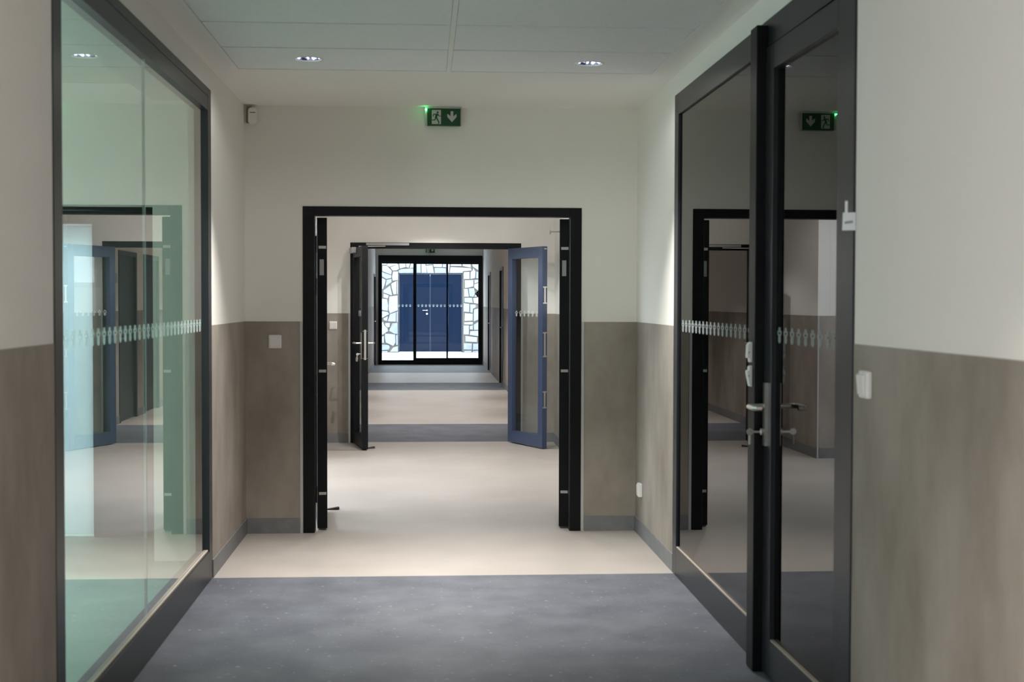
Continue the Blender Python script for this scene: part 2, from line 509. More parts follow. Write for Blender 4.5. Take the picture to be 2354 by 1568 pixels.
# ------------------------------------------------------------------ right glazed door with side light
d1 = empty('door_1', (0, 0, 0), 0, 'dark glazed door and fixed side light with paw stickers in the right wall', 'door', None, 'structure')
xr = B - 0.008
zt = 2.68
part('frame_stile', bx(xr, xr + 0.075, 7.535, YR1, 0, zt), M['frame'], d1, bevel=0.002)
part('frame_stile', bx(xr, xr + 0.075, YR0, 4.524, 0, zt), M['frame'], d1, bevel=0.002)
part('frame_head', bx(xr, xr + 0.075, 4.524, 5.65, 2.568, zt), M['frame'], d1, bevel=0.002)
part('side_light_head', bx(xr, xr + 0.075, 5.65, 7.535, 2.562, zt), M['frame'], d1, bevel=0.002)
part('side_light_sill', bx(xr, xr + 0.075, 5.65, 7.535, 0, 0.158), M['frame'], d1, bevel=0.002)
part('mullion', bx(xr, xr + 0.075, 5.562, 5.65, 0, 2.562), M['frame'], d1, bevel=0.002)
p = part('side_pane', bx(xr + 0.012, xr + 0.022, 5.64, 7.545, 0.15, 2.57), M['glass_right'], d1)
paws(p, frange(5.70, 7.5, 0.0905), xr + 0.0108, rotz=PI / 2, along='y')
part('side_gasket', bx(xr + 0.002, xr + 0.011, 5.651, 7.534, 0.1581, 0.164), M['gasket'], d1)
part('cover_post', bx(1.350, xr - 0.001, 5.545, 5.655, 0.004, 2.655), M['black'], d1, bevel=0.003)
leaf = part('door_leaf', MB().box(xr + 0.003, xr + 0.063, 5.435, 5.544, 0.008, 2.562).box(xr + 0.003, xr + 0.063, 4.529, 4.605, 0.008, 2.562)
            .box(xr + 0.003, xr + 0.063, 4.605, 5.435, 2.462, 2.562).box(xr + 0.003, xr + 0.063, 4.605, 5.435, 0.008, 0.156), M['frame'], d1, bevel=0.002)
part('pane', bx(xr + 0.023, xr + 0.033, 4.595, 5.445, 0.148, 2.47), M['glass_right'], leaf)
part('pane_gasket', bx(xr + 0.008, xr + 0.022, 4.606, 5.434, 0.1561, 0.163), M['gasket'], leaf)
paws(leaf, frange(4.66, 5.42, 0.0905), xr + 0.0218, rotz=PI / 2, along='y')
piv = Vector((xr + 0.03, 4.53, 0)); RM = Matrix.Rotation(math.radians(0.62), 4, 'Z')
leaf.rotation_euler = (0, 0, math.radians(0.62)); leaf.location = piv - RM @ piv      # a hair ajar
hb = MB().box(xr - 0.010, xr + 0.003, 5.478, 5.512, 0.943, 1.20)
hb.tube([(xr, 5.495, 1.105), (xr - 0.055, 5.495, 1.105), (xr - 0.072, 5.488, 1.105), (xr - 0.078, 5.47, 1.105), (xr - 0.078, 5.385, 1.105), (xr - 0.07, 5.375, 1.105), (xr - 0.05, 5.372, 1.105)], 0.0105, 12)
hb.tube([(xr - 0.01, 5.495, 1.0), (xr - 0.022, 5.495, 1.0)], 0.014, 12)
part('lever_handle', hb, M['steel'], leaf)

k = empty('key', (xr - 0.032, 5.495, 1.0), 0, 'key with a fob hanging in the lock of the right glazed door', 'key')
part('key_blade', MB().box(-0.030, -0.001, -0.002, 0.002, -0.004, 0.004).tube([(-0.045, -0.0015, 0), (-0.045, 0.0015, 0)], 0.014, 14), M['steel'], k)
part('key_fob', MB().box(-0.050, -0.040, -0.004, 0.004, -0.052, -0.012), M['dull_steel'], k, bevel=0.002)

for z0, lab in ((1.275, 'upper white magnetic contact on the black post of the right door'), (1.178, 'lower white magnetic contact on the black post of the right door')):
    c = empty('magnetic_contact', (1.350, 5.60, z0), 0, lab, 'sensor', 'magnetic contacts on the door post')
    up = z0 > 1.2
    prof = [(0, 0.004), (-0.010, 0.004), (-0.012, 0.02), (-0.021, 0.022), (-0.019, 0.075), (-0.010, 0.086), (0, 0.088)]
    if not up:
        prof = [(0, 0.0), (-0.010, 0.002), (-0.020, 0.05), (-0.021, 0.066), (-0.013, 0.068), (-0.012, 0.084), (0, 0.088)]
    part('housing', MB().prism(prof, lambda u, v, d: (u, d, v), 0.018, -0.018), M['white'], c, bevel=0.0015)
    part('cover_screw', MB().tube([(-0.0135, -0.0175, 0.045), (-0.0135, -0.0195, 0.045)], 0.004, 8), M['dull_steel'], c)

# ------------------------------------------------------------------ double doors
def door_frame(parent, y, depth, x0=FX0, x1=FX1, h=2.145, w=0.075, head=0.060):
    for a, b in ((x0, x0 + w), (x1 - w, x1)):
        part('jamb', bx(a, b, y, y + depth, 0, h), M['black'], parent, bevel=0.002)
    part('head', bx(x0 + w, x1 - w, y, y + depth, h - head, h), M['black'], parent, bevel=0.002)

def make_leaf(parent, w, h, loc, ang, mat, t=0.062, stile=0.085, top=0.10, bot=0.115, glass_off=0.0, pawrow=True, stilelock=None):
    sl = stilelock or stile
    mb = MB().box(0, stile, -t / 2, t / 2, 0.012, h).box(w - sl, w, -t / 2, t / 2, 0.012, h)
    mb.box(stile, w - sl, -t / 2, t / 2, h - top, h).box(stile, w - sl, -t / 2, t / 2, 0.012, 0.012 + bot)
    lf = part('door_leaf', mb, mat, parent, loc=loc, rotz=ang, bevel=0.002)
    part('pane', bx(stile - 0.008, w - sl + 0.008, glass_off - 0.004, glass_off + 0.004, 0.012 + bot - 0.008, h - top + 0.008), M['glass_leaf'], lf)
    if pawrow:
        paws(lf, frange(stile + 0.05, w - sl - 0.03, 0.0905), glass_off - 0.0050)
    return lf

# first doorway
d2 = empty('door_2', (0.12, D1, 0), 0, 'first black double doorway with both leaves folded back, nearest the viewpoint', 'door', None, 'structure')
dx = -0.12
for o_ in [d2]:
    pass
fr = empty('x') if False else None
def off(parent, dxx, dyy):
    return parent
door = d2
for a, b in ((FX0, FX0 + 0.075), (FX1 - 0.075, FX1)):
    part('jamb', bx(a - 0.12, b - 0.12, -0.006, 0.10, 0, 2.145), M['black'], door, bevel=0.002)
part('head', bx(FX0 + 0.075 - 0.12, FX1 - 0.075 - 0.12, -0.006, 0.10, 2.085, 2.145), M['black'], door, bevel=0.002)
for s, hx, ang in ((-1, -0.678, math.radians(95.6)), (1, 0.936, math.radians(84.4))):
    lf = make_leaf(door, 0.83, 2.078, (hx - 0.12, 0.112, 0), ang, M['black'], t=0.066)
    # hinge edge is local x=0; its details face the viewpoint
    for z in (0.245, 1.061, 1.882):
        part('edge_clip', MB().box(-0.003, 0.001, -0.026, 0.022, z - 0.009, z + 0.009), M['dull_steel'], lf)
    part('edge_label', MB().box(-0.002, 0.001, -0.012, 0.016, 1.697, 1.802), M['greyplastic'], lf)
    part('bottom_seal', MB().box(-0.002, 0.3, -0.024, 0.024, 0.004, 0.012), M['rubber'], lf)
    for z in (0.24, 1.62, 1.90):
        sy = (0.033 + 0.012) * (1 if s < 0 else -1)
        part('hinge', MB().tube([(0.004, sy, z - 0.055), (0.004, sy, z + 0.055)], 0.011, 10), M['black'], lf)
    for side in (-1, 1) if s < 0 else ():
        lever(lf, 0.775, 1.075, side, -1, y_face=side * 0.033, reach=0.066)
# closer arm of the right leaf
part('closer_arm', MB().tube([(0.862, 0.9, 2.034), (0.79, 0.9, 2.034)], 0.008, 8).tube([(0.794, 0.9, 2.034), (0.786, 0.9, 2.034)], 0.021, 12), M['steel'], door)

# second doorway
d3 = empty('door_3', (0.12, D2, 0), 0, 'second double doorway down the corridor with a leaf tinted daylight blue swung open on the right', 'door', None, 'structure')
for a, b in ((FX0, FX0 + 0.075), (FX1 - 0.071, FX1 + 0.004)):
    part('jamb', bx(a - 0.12, b - 0.12, -0.006, 0.10, 0, 2.152), M['black'], d3, bevel=0.002)
part('head', bx(FX0 + 0.075 - 0.12, FX1 - 0.071 - 0.12, -0.006, 0.10, 2.088, 2.152), M['black'], d3, bevel=0.002)
# left leaf
ax, ay, bx_, by_ = -0.735, 14.795, -0.603, 14.02
ang = math.atan2(by_ - ay, bx_ - ax)
wl = math.hypot(bx_ - ax, by_ - ay)
ll = make_leaf(d3, wl, 2.085, (ax - 0.12, ay - D2, 0), ang, M['black'], t=0.060, glass_off=0.022)
zz = 1.06
part('lock_faceplate', MB().box(wl - 0.001, wl + 0.003, -0.011, 0.011, 0.925, 1.232), M['dull_steel'], ll)
part('faceplate_screws', MB().tube([(wl, -0.020, 1.217), (wl + 0.004, -0.020, 1.217)], 0.004, 8).tube([(wl, 0.020, 1.217), (wl + 0.004, 0.020, 1.217)], 0.004, 8)
     .tube([(wl, -0.020, 0.94), (wl + 0.004, -0.020, 0.94)], 0.004, 8).tube([(wl, 0.020, 0.94), (wl + 0.004, 0.020, 0.94)], 0.004, 8), M['steel'], ll)
for side in (-1, 1):
    lever(ll, wl - 0.045, 1.095, side, -1, plate=0.27, y_face=side * 0.030, reach=0.072)
part('closer_body', MB().box(0.05, 0.30, -0.078, -0.0305, 2.030, 2.090), M['greyplastic'], ll, bevel=0.004)
part('closer_rail', bx(-0.625 - 0.12, -0.165 - 0.12, -0.028, -0.0065, 2.122, 2.147), M['greyplastic'], d3, bevel=0.002)
part('closer_arm', MB().tube([(-0.70 - 0.12, -0.09, 2.107), (-0.42 - 0.12, -0.018, 2.113)], 0.006, 8), M['steel'], d3)
kk = empty('key', (0, 0, 0), 0, 'small key bunch in the lock of the left leaf at the second doorway', 'key')
mw = Matrix.Translation((ax, ay, 0)) @ Matrix.Rotation(ang, 4, 'Z')
kk.location = mw @ Vector((wl - 0.045, -0.038, 0.985))
part('key_blade', MB().tube([(0, 0, 0), (-0.032, 0, 0)], 0.006, 8).tube([(-0.034, -0.002, -0.004), (-0.034, 0.002, -0.004)], 0.014, 12), M['dull_steel'], kk)
part('key_fob', MB().tube([(-0.036, 0, -0.016), (-0.040, 0, -0.05), (-0.042, 0, -0.078)], [0.006, 0.015, 0.010], 10), M['brown'], kk)
# right leaf, bluish daylight put into its dark colour
ux, uy = 0.403, -0.915
wr = 0.775
ex, ey = 1.236, 14.082
ang = math.atan2(uy, ux)
rl = make_leaf(d3, wr, 2.092, (ex - ux * wr - 0.12, ey - uy * wr - D2, 0), ang, M['daylit_black'], t=0.056, stile=0.095, top=0.115, bot=0.125, glass_off=0.006)
for z0, z1 in ((1.505, 1.675), (0.955, 1.205), (0.425, 0.595)):
    part('lock_keep', MB().box(wr - 0.001, wr + 0.003, -0.009, 0.009, z0, z1).box(wr - 0.001, wr + 0.0035, -0.021, 0.021, z0 - 0.004, z0 + 0.01).box(wr - 0.001, wr + 0.0035, -0.021, 0.021, z1 - 0.01, z1 + 0.004), M['steel'], rl)
part('top_bolt', MB().box(wr - 0.001, wr + 0.003, -0.010, 0.020, 2.062, 2.072), M['steel'], rl)
part('bottom_seal', MB().box(wr - 0.3, wr + 0.001, -0.024, 0.024, 0.004, 0.012), M['rubber'], rl)

# ------------------------------------------------------------------ far sliding doors
d4 = empty('door_4', (0, D3, 0), 0, 'sliding glass doors with a row of paw stickers at the far end of the corridor', 'door', None, 'structure')
part('frame_stile', bx(-1.10, -1.02, -0.05, 0.1, 0, 2.61), M['black'], d4)
part('frame_stile', bx(1.29, 1.384, -0.05, 0.1, 0, 2.61), M['black'], d4)
part('operator_head', bx(-1.02, 1.29, -0.06, 0.1, 2.452, 2.61), M['black'], d4, bevel=0.003)
part('threshold', bx(-1.02, 1.29, -0.03, 0.1, 0.0, 0.03), M['black'], d4)
for x0, x1, z0, z1, yy in ((-1.02, -0.268, 0.104, 2.414, 0.03), (-0.232, 0.523, 0.156, 2.405, -0.02), (0.558, 1.29, 0.156, 2.405, 0.03)):
    lo = 0.005 if x0 < 0 - 1 or x0 > 0 else 0.036
    r_ = 0.036
    if x0 > 0: r_ = 0.004
    lf = part('sliding_panel', MB().box(x0, x0 + lo, yy - 0.02, yy + 0.02, 0.03, 2.452).box(x1 - 0.0, x1 + r_, yy - 0.02, yy + 0.02, 0.03, 2.452)
              .box(x0 + lo, x1, yy - 0.02, yy + 0.02, 0.03, z0).box(x0 + lo, x1, yy - 0.02, yy + 0.02, z1, 2.452), M['black'], d4)
    part('pane', bx(x0 + lo, x1, yy - 0.004, yy + 0.004, z0 - 0.005, z1 + 0.005), M['glass'], lf)
    if x0 < -1: xs = frange(-0.97, -0.28, 0.0897)
    elif x0 < 0: xs = frange(-0.145, 0.53, 0.0897)
    else: xs = frange(0.612, 1.27, 0.0897)
    paws(lf, xs, yy - 0.0052, z=1.408)
pl = part('diamond_plate', MB().prism([(1.205, 1.695), (1.29, 1.61), (1.375, 1.695), (1.29, 1.78)], lambda u, v, d: (u, d, v), 0.115, 0.101), M['bluesign'], d4)
part('plate_bar', bx(1.235, 1.275, 0.0995, 0.1005, 1.689, 1.701), M['paper'], d4)

# ------------------------------------------------------------------ side doors in the far corridor
dn = 5
for xw, sg, lst in ((B, 1, RD), (-A, -1, LD)):
    for (y0, y1) in lst:
        ym = (y0 + y1) / 2
        lab = {17.23: 'dark side door right behind the second doorway on the right', 18.73: 'dark side door next to it further along the right wall',
               24.51: 'nearer dark side door seen edge on along the right far corridor', 29.2: 'farther dark side door close to the sliding doors on the right',
               31.72: 'dark side door on the left just before the sliding doors'}[y0]
        dd = empty('door_%d' % dn, (xw, ym, 0), 0, lab, 'door', None, 'structure'); dn += 1
        hw = (y1 - y0) / 2
        xs = lambda a, b: sorted((a * sg, b * sg))
        for a, b in ((-hw, -hw + 0.06), (hw - 0.06, hw)):
            part('jamb', bx(*xs(-0.012, 0.10), a, b, 0, 2.145), M['wood'], dd)
        part('head', bx(*xs(-0.012, 0.10), -hw + 0.06, hw - 0.06, 2.085, 2.145), M['wood'], dd)
        lfm = part('door_leaf', bx(*xs(0.02, 0.06), -hw + 0.062, hw - 0.062, 0.01, 2.083), M['wood'], dd)
        x_ = 0.02 * sg
        part('lever_handle', MB().tube([(x_, -hw + 0.12, 1.05), (x_ - sg * 0.05, -hw + 0.12, 1.05), (x_ - sg * 0.055, -hw + 0.14, 1.05), (x_ - sg * 0.055, -hw + 0.24, 1.05)], 0.009, 8), M['steel'], lfm)

# ------------------------------------------------------------------ daylight windows on the left side
def day_window(name, y0, y1, z0, z1, n, label, xw=-A):
    w = empty(name, (xw, (y0 + y1) / 2, z0), 0, label, 'window', None, 'structure')
    hw, hz = (y1 - y0) / 2, z1 - z0
    part('stile', bx(-0.10, -0.03, -hw, -hw + 0.06, 0, hz), M['frame'], w)
    part('stile', bx(-0.10, -0.03, hw - 0.06, hw, 0, hz), M['frame'], w)
    part('top_rail', bx(-0.10, -0.03, -hw + 0.06, hw - 0.06, hz - 0.06, hz), M['frame'], w)
    part('bottom_rail', bx(-0.10, -0.03, -hw + 0.06, hw - 0.06, 0, 0.06), M['frame'], w)
    st = (2 * hw - 0.12) / n
    for i in range(n):
        a = -hw + 0.06 + i * st
        part('pane', bx(-0.07, -0.062, a + (0.02 if i else 0), a + st - (0.02 if i < n - 1 else 0), 0.06, hz - 0.06), M['glass'], w)
        if i: part('mullion', bx(-0.10, -0.03, a - 0.02, a + 0.02, 0.06, hz - 0.06), M['frame'], w)
day_window('window_2', 9.35, 12.95, 0.1, 2.55, 3, 'daylit window at the end of the side passage between the two doorways', XP)
mb = MB().box(XP, -A - 0.121, 13.1, 13.22, 0, H)
mb.box(XP, -3.1, 9.102, 9.194, 0, H).box(-2.12, -A - 0.121, 9.102, 9.194, 0, H).box(-3.1, -2.12, 9.102, 9.194, 2.02, H)
mb.box(XP - 0.12, XP, 9.102, 9.35, 0, H).box(XP - 0.12, XP, 12.95, 13.22, 0, H).box(XP - 0.12, XP, 9.35, 12.95, 0, 0.1).box(XP - 0.12, XP, 9.35, 12.95, 2.55, H)
wp = tag(part('wall_passage', mb, M['wall'], None), 'walls of the daylit side passage left of the lobby', 'wall', None, 'structure')
part('dado', bx(XP, -A, 13.098, 13.0998, 0, ZD), M['dado'], wp)
part('edge_trim', bx(-A - 0.012, -A + 0.002, 13.086, 13.0975, 0, ZD), M['aluminium'], wp)
tag(part('baseboard_passage', bx(XP, -A - 0.014, 13.088, 13.0975, 0, 0.1), M['base'], None), 'grey cove skirting of the side passage', 'skirting', None, 'structure')
tag(part('floor_passage', bx(XP - 0.12, -A - 0.1005, 9.102, 13.1, -0.1, 0.0), M['lino_beige'], None), 'beige linoleum of the side passage', 'floor', None, 'structure')
tag(part('ceiling_passage', bx(XP - 0.12, -A - 0.121, 9.102, 13.22, H + 0.001, H + 0.12), M['plaster'], None), 'ceiling of the side passage', 'ceiling', None, 'structure')
day_window('fill_window_5', *HALW, 3, 'unseen window added to daylight the hall beside the viewpoint')
day_window('window_3', *ALCW, 1, 'daylit window on the left just past the second doorway')

# ------------------------------------------------------------------ room behind the left window
XO = -6.2
mb = MB()
mb.box(XO - 0.15, XO, 3.0, 9.3, 0, 0.9).box(XO - 0.15, XO, 3.0, 9.3, 2.3, H).box(XO - 0.15, XO, 3.0, 3.2, 0.9, 2.3).box(XO - 0.15, XO, 7.4, 9.3, 0.9, 2.3)
mb.box(XO, -A - 0.12, 3.0, 3.1, 0, H)
mb.box(XO, -3.0, 8.2, 8.3, 0, H).box(-3.0, -1.58, 8.2, 8.3, 2.075, H)
mb.box(-1.58, -A - 0.12, 8.12, 8.30, 0, H)
mb.box(-1.58, -A - 0.12, 3.1, 8.12, 2.69, H)
tag(part('wall_room', mb, M['wall'], None), 'white walls of the room seen through the green tinted window', 'wall', None, 'structure')
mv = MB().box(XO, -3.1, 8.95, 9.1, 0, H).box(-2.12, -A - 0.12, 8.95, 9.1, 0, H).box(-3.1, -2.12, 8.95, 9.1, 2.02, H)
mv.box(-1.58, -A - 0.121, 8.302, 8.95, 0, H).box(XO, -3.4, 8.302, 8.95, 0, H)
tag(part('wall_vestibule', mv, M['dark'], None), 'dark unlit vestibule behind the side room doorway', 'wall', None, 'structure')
tag(part('floor_room', bx(XO - 0.15, -A - 0.121, 3.0, 9.1, -0.12, -0.001), M['lino_green'], None), 'mint green floor of the room behind the left window', 'floor', None, 'structure')
tag(part('ceiling_room', bx(XO - 0.15, -A - 0.121, 3.0, 9.1, H + 0.001, H + 0.12), M['plaster'], None), 'ceiling of the room behind the left window', 'ceiling', None, 'structure')
w4 = empty('window_4', (XO, 5.3, 0.9), 0, 'outer window of the side room out of view', 'window', None, 'structure')
for a, b in ((-2.1, -2.04), (-0.03, 0.03), (2.04, 2.1)):
    part('stile', bx(-0.1, -0.04, a, b, 0, 1.4), M['frame'], w4)
for a, b in ((-2.04, -0.03), (0.03, 2.04)):
    part('pane', bx(-0.075, -0.067, a, b, 0.0, 1.4), M['glass'], w4)
d9 = empty('door_%d' % dn, (-2.61, 9.02, 0), 0, 'bright milky glass door beyond the side room', 'door', None, 'structure'); dn += 1
part('milky_pane', bx(-0.485, 0.475, -0.012, 0.012, 0.012, 2.01), M['milk'], d9)
part('stile', bx(0.475, 0.489, -0.02, 0.02, 0.0, 2.018), M['frame'], d9)
d10 = empty('door_%d' % dn, (-2.29, 8.2, 0), 0, 'dark edged doorway in the end wall of the side room', 'door', None, 'structure'); dn += 1
part('head', bx(-0.708, 0.708, -0.01, 0.06, 2.056, 2.0745), M['black'], d10)
part('jamb', bx(-0.709, -0.695, -0.01, 0.06, 0, 2.055), M['black'], d10)
for i, y in enumerate((10.2, 12.0)):
    f = empty('fill_panel', (-2.2, y, H), 0, '%s added cool fill panel of the side passage' % ('nearer', 'farther')[i], 'lamp', 'added fill panels of the side passage')
    part('frame', MB().box(-0.32, 0.32, -0.62, -0.60, -0.012, 0.0).box(-0.32, 0.32, 0.60, 0.62, -0.012, 0.0).box(-0.32, -0.30, -0.60, 0.60, -0.012, 0.0).box(0.30, 0.32, -0.60, 0.60, -0.012, 0.0), M['white'], f)
    part('diffuser', bx(-0.30, 0.30, -0.60, 0.60, -0.008, -0.002), M['passpanel'], f)

# dark room behind the right door
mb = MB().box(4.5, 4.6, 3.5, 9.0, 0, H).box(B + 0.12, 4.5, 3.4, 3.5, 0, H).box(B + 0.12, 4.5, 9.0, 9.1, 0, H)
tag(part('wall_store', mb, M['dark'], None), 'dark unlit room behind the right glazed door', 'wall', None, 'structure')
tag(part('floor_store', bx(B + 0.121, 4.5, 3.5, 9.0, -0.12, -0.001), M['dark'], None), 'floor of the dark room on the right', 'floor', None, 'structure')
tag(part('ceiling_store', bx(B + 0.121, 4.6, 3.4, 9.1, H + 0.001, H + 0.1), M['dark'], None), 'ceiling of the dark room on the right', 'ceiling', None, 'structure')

# ------------------------------------------------------------------ lamps
def downlight(x, y, kind, label, group, visible=True, col=WARM):
    p, half, blend = DL[kind]
    t = empty('downlight', (x, y, H), 0, label, 'lamp', group)
    part('trim_ring', MB().lathe([(0.066, 0.004), (0.068, -0.003), (0.078, -0.0035), (0.080, 0.0)], 32), M['white'], t, smooth=True)
    mb = MB(); n = 14
    mb.lathe([(0.066, 0.003), (0.060, 0.02), (0.045, 0.03)], n)
    part('reflector', mb, M['reflector'], t)
    part('lamp_tube', MB().tube([(-0.052, -0.016, 0.012), (-0.052, 0.030, 0.012)], 0.008, 8).tube([(-0.006, -0.034, 0.012), (-0.006, 0.050, 0.012)], 0.005, 8).tube([(0.022, -0.030, 0.012), (0.022, 0.046, 0.012)], 0.008, 8).tube([(0.054, -0.014, 0.012), (0.054, 0.028, 0.012)], 0.007, 8), M['lamp'], t)
    ld = bpy.data.lights.new('downlight_beam', 'SPOT')
    ld.energy = p; ld.spot_size = math.radians(2 * half); ld.spot_blend = blend
    ld.shadow_soft_size = 0.012; ld.color = col
    lo = bpy.data.objects.new('downlight_beam', ld); C.objects.link(lo)
    lo.parent = t; lo.location = (0, 0, -0.004)
    glow = {'vest': 4, 'lobby': 52 if y < 13 else 0}.get(kind, 0)
    if glow:
        lg = bpy.data.lights.new('downlight_glow', 'SPOT')
        lg.energy = glow; lg.spot_size = math.radians(164); lg.spot_blend = 0.3; lg.shadow_soft_size = 0.012; lg.color = col
        lo = bpy.data.objects.new('downlight_glow', lg); C.objects.link(lo)
        lo.parent = t; lo.location = (0, 0, -0.004)
    return t
downlight(*DLV[0], 'vest', 'round recessed downlight in the left row of ceiling tiles', 'ceiling downlights')
downlight(*DLV[1], 'vest', 'round recessed downlight in the right row of ceiling tiles', 'ceiling downlights')
for i, (x, y) in enumerate(((0.12, 12.0), (0.12, 14.0))):
    downlight(x, y, 'lobby', ('nearer' if i == 0 else 'farther') + ' ceiling downlight between the two doorways', 'ceiling downlights')
for i, x in enumerate((-0.608, 0.877)):
    downlight(x, 2.2, 'hall', '%s recessed downlight of the hall above the viewpoint' % ('left', 'right')[i], 'ceiling downlights')
for i, y in enumerate((17.1, 20.0, 23.0, 26.0, 29.0, 31.6)):
    downlight(0.12, y, 'far' if i < 3 else 'farend', ('first second third fourth fifth sixth'.split()[i]) + ' ceiling downlight of the far corridor beyond the second doorway', 'ceiling downlights')
for i, (x, y) in enumerate(((0.12, 3.4), (0.12, 0.2), (0.12, -2.6))):
    f = empty('fill_panel', (x, y, H), 0, 'added fill panel of the hall, %s' % ('just above the viewpoint', 'behind the viewpoint', 'farthest back')[i], 'lamp', 'added fill panels of the hall')
    part('frame', MB().box(-0.32, 0.32, -0.32, -0.30, -0.012, -0.003).box(-0.32, 0.32, 0.30, 0.32, -0.012, -0.003).box(-0.32, -0.30, -0.30, 0.30, -0.012, -0.003).box(0.30, 0.32, -0.30, 0.30, -0.012, -0.003), M['white'], f)
    part('diffuser', bx(-0.30, 0.30, -0.30, 0.30, -0.010, -0.004), M['panel'], f)

for i, (x, y) in enumerate(((-3.6, 4.2),)):
    g = empty('fill_globe', (x, y, H), 0, 'fill globe added to light the side room behind the green tinted window', 'lamp')
    part('cord', MB().tube([(0, 0, 0), (0, 0, -0.50)], 0.004, 6), M['black'], g)
    part('globe', MB().lathe([(0.0001 if abs(a) > 1.55 else 0.19 * math.cos(a), -0.69 + 0.19 * math.sin(a)) for a in [PI / 2 - PI * k / 12 for k in range(13)]], 20), M['globe'], g, smooth=True)

# ------------------------------------------------------------------ exit signs
def exit_sign(x0, y, label, first):
    t = empty('exit_sign', (x0 + 0.1185, y, 2.795), 0, label, 'sign', 'exit signs')
    w = 0.119
    part('housing', MB().box(-w, w, -0.050, -0.0005, -0.010, -0.0005).box(-w, -w + 0.016, -0.040, -0.001, -0.120, -0.010).box(w - 0.006, w, -0.040, -0.001, -0.120, -0.010), M['signwhite'], t, bevel=0.002)
    part('panel', MB().box(-w + 0.0165, w - 0.0065, -0.043, -0.002, -0.121, -0.011), M['green'], t)
    # pictogram: px of the sign mapped to metres
    def P(cx, cz): return ((cx - 1190) / 1090 * 0.214 + 0.0055, -0.0112 - (cz - 630) / 545 * 0.1095)
    def pr(mb, pts, d=0.0005):
        q = [P(*p) for p in pts]
        mb.prism(q, lambda u, v, dd: (u, dd, v), -0.0431, -0.0431 - d)
    m_ = MB(); pr(m_, [(785, 675), (785, 1132), (1090, 1132), (1090, 675)])
    part('white_field', m_, M['signwhite'], t)
    m_ = MB(); pr(m_, [(1410, 712), (1410, 870), (1300, 795), (1305, 900), (1455, 1065), (1608, 900), (1605, 795), (1500, 885), (1500, 712)])
    part('arrow', m_, M['signwhite'], t)
    m_ = MB()
    D = 0.0010
    hd = [(980 + 34 * math.cos(a), 755 + 36 * math.sin(a)) for a in [2 * PI * k / 12 for k in range(12)]]
    pr(m_, hd, D)
    pr(m_, [(840, 800), (985, 795), (1000, 820), (960, 905), (895, 905), (905, 830), (865, 830), (835, 895), (815, 885)], D)
    pr(m_, [(975, 800), (1000, 800), (1040, 862), (1090, 865), (1090, 885), (1035, 885), (975, 850)], D)
    pr(m_, [(892, 890), (960, 890), (975, 940), (1045, 1080), (1015, 1130), (985, 1130), (1005, 1085), (925, 940), (905, 1015), (790, 1018), (790, 990), (880, 985)], D)
    part('running_figure', m_, M['green'], t)
    part('indicator', MB().lathe([(0.0001, -0.006), (0.004, -0.005), (0.006, 0.0), (0.004, 0.005), (0.0001, 0.006)], 10, (-w + 0.008, -0.046, -0.018)), M['led'], t, smooth=True)
    ld = bpy.data.lights.new('indicator_glow', 'POINT'); ld.energy = 0.010; ld.color = (0.05, 1, 0.2); ld.shadow_soft_size = 0.004
    lo = bpy.data.objects.new('indicator_glow', ld); C.objects.link(lo); lo.parent = t; lo.location = (-w + 0.004, -0.058, -0.016)
exit_sign(0.002, D1, 'green exit sign with white arrow above the first doorway', True)
exit_sign(0.010, D3 - 0.06, 'small distant green exit sign above the sliding doors', False)

# ------------------------------------------------------------------ small wall fittings
def switch(name, loc, rotz, label, grp, w=0.084, h=0.088, d=0.012, cat='switch', rocker=True):
    """plate whose back lies on y=0 of its own frame and which faces -y"""
    t = empty(name, loc, rotz, label, cat, grp)
    part('plate', MB().box(-w / 2, w / 2, -d, 0.0, -h / 2, h / 2), M['white'], t, bevel=0.006)
    if rocker:
        q = w * 0.39
        part('rocker', MB().prism([(-0.0, -q), (-0.006, -q), (-0.011, q * 0.9), (-0.004, q), (0.0, q)], lambda u, v, dd: (dd, -d + u, v), -q, q), M['white'], t, bevel=0.002)
    return t
switch('light_switch', (-0.975, D1 - 0.002, 1.260), 0, 'square white light switch on the dado left of the first doorway', 'light switches')
switch('light_switch', (-0.978, D2 - 0.002, 1.263), 0, 'small white light switch beside the second doorway', 'light switches')
switch('light_switch', (B - 0.002, 4.262, 1.268), PI / 2 * 3, 'white rocker switch close up on the right wall next to the door frame', 'light switches', d=0.020)
switch('light_switch', (B - 0.002, 16.62, 1.295), PI / 2 * 3, 'light switch past the second doorway, seen only reflected in the green window', 'light switches')
ds = empty('door_sign', (B, 17.08, 1.80), PI / 2 * 3, 'grey sign plate by the dark side door, seen reflected in the green window', 'sign')
part('plate', bx(-0.055, 0.055, -0.010, -0.001, -0.06, 0.06), M['greyplastic'], ds, bevel=0.002)
part('backing', bx(-0.048, 0.048, -0.0009, 0.0, -0.052, 0.052), M['black'], ds)
t = switch('wall_outlet', (B - 0.002, 8.785, 0.308), PI / 2 * 3, 'low white wall outlet on the right wall near the corner', None, w=0.075, h=0.088, d=0.026, cat='outlet', rocker=False)
part('cover', MB().box(-0.028, 0.028, -0.031, -0.026, -0.034, 0.034), M['white'], t, bevel=0.002)

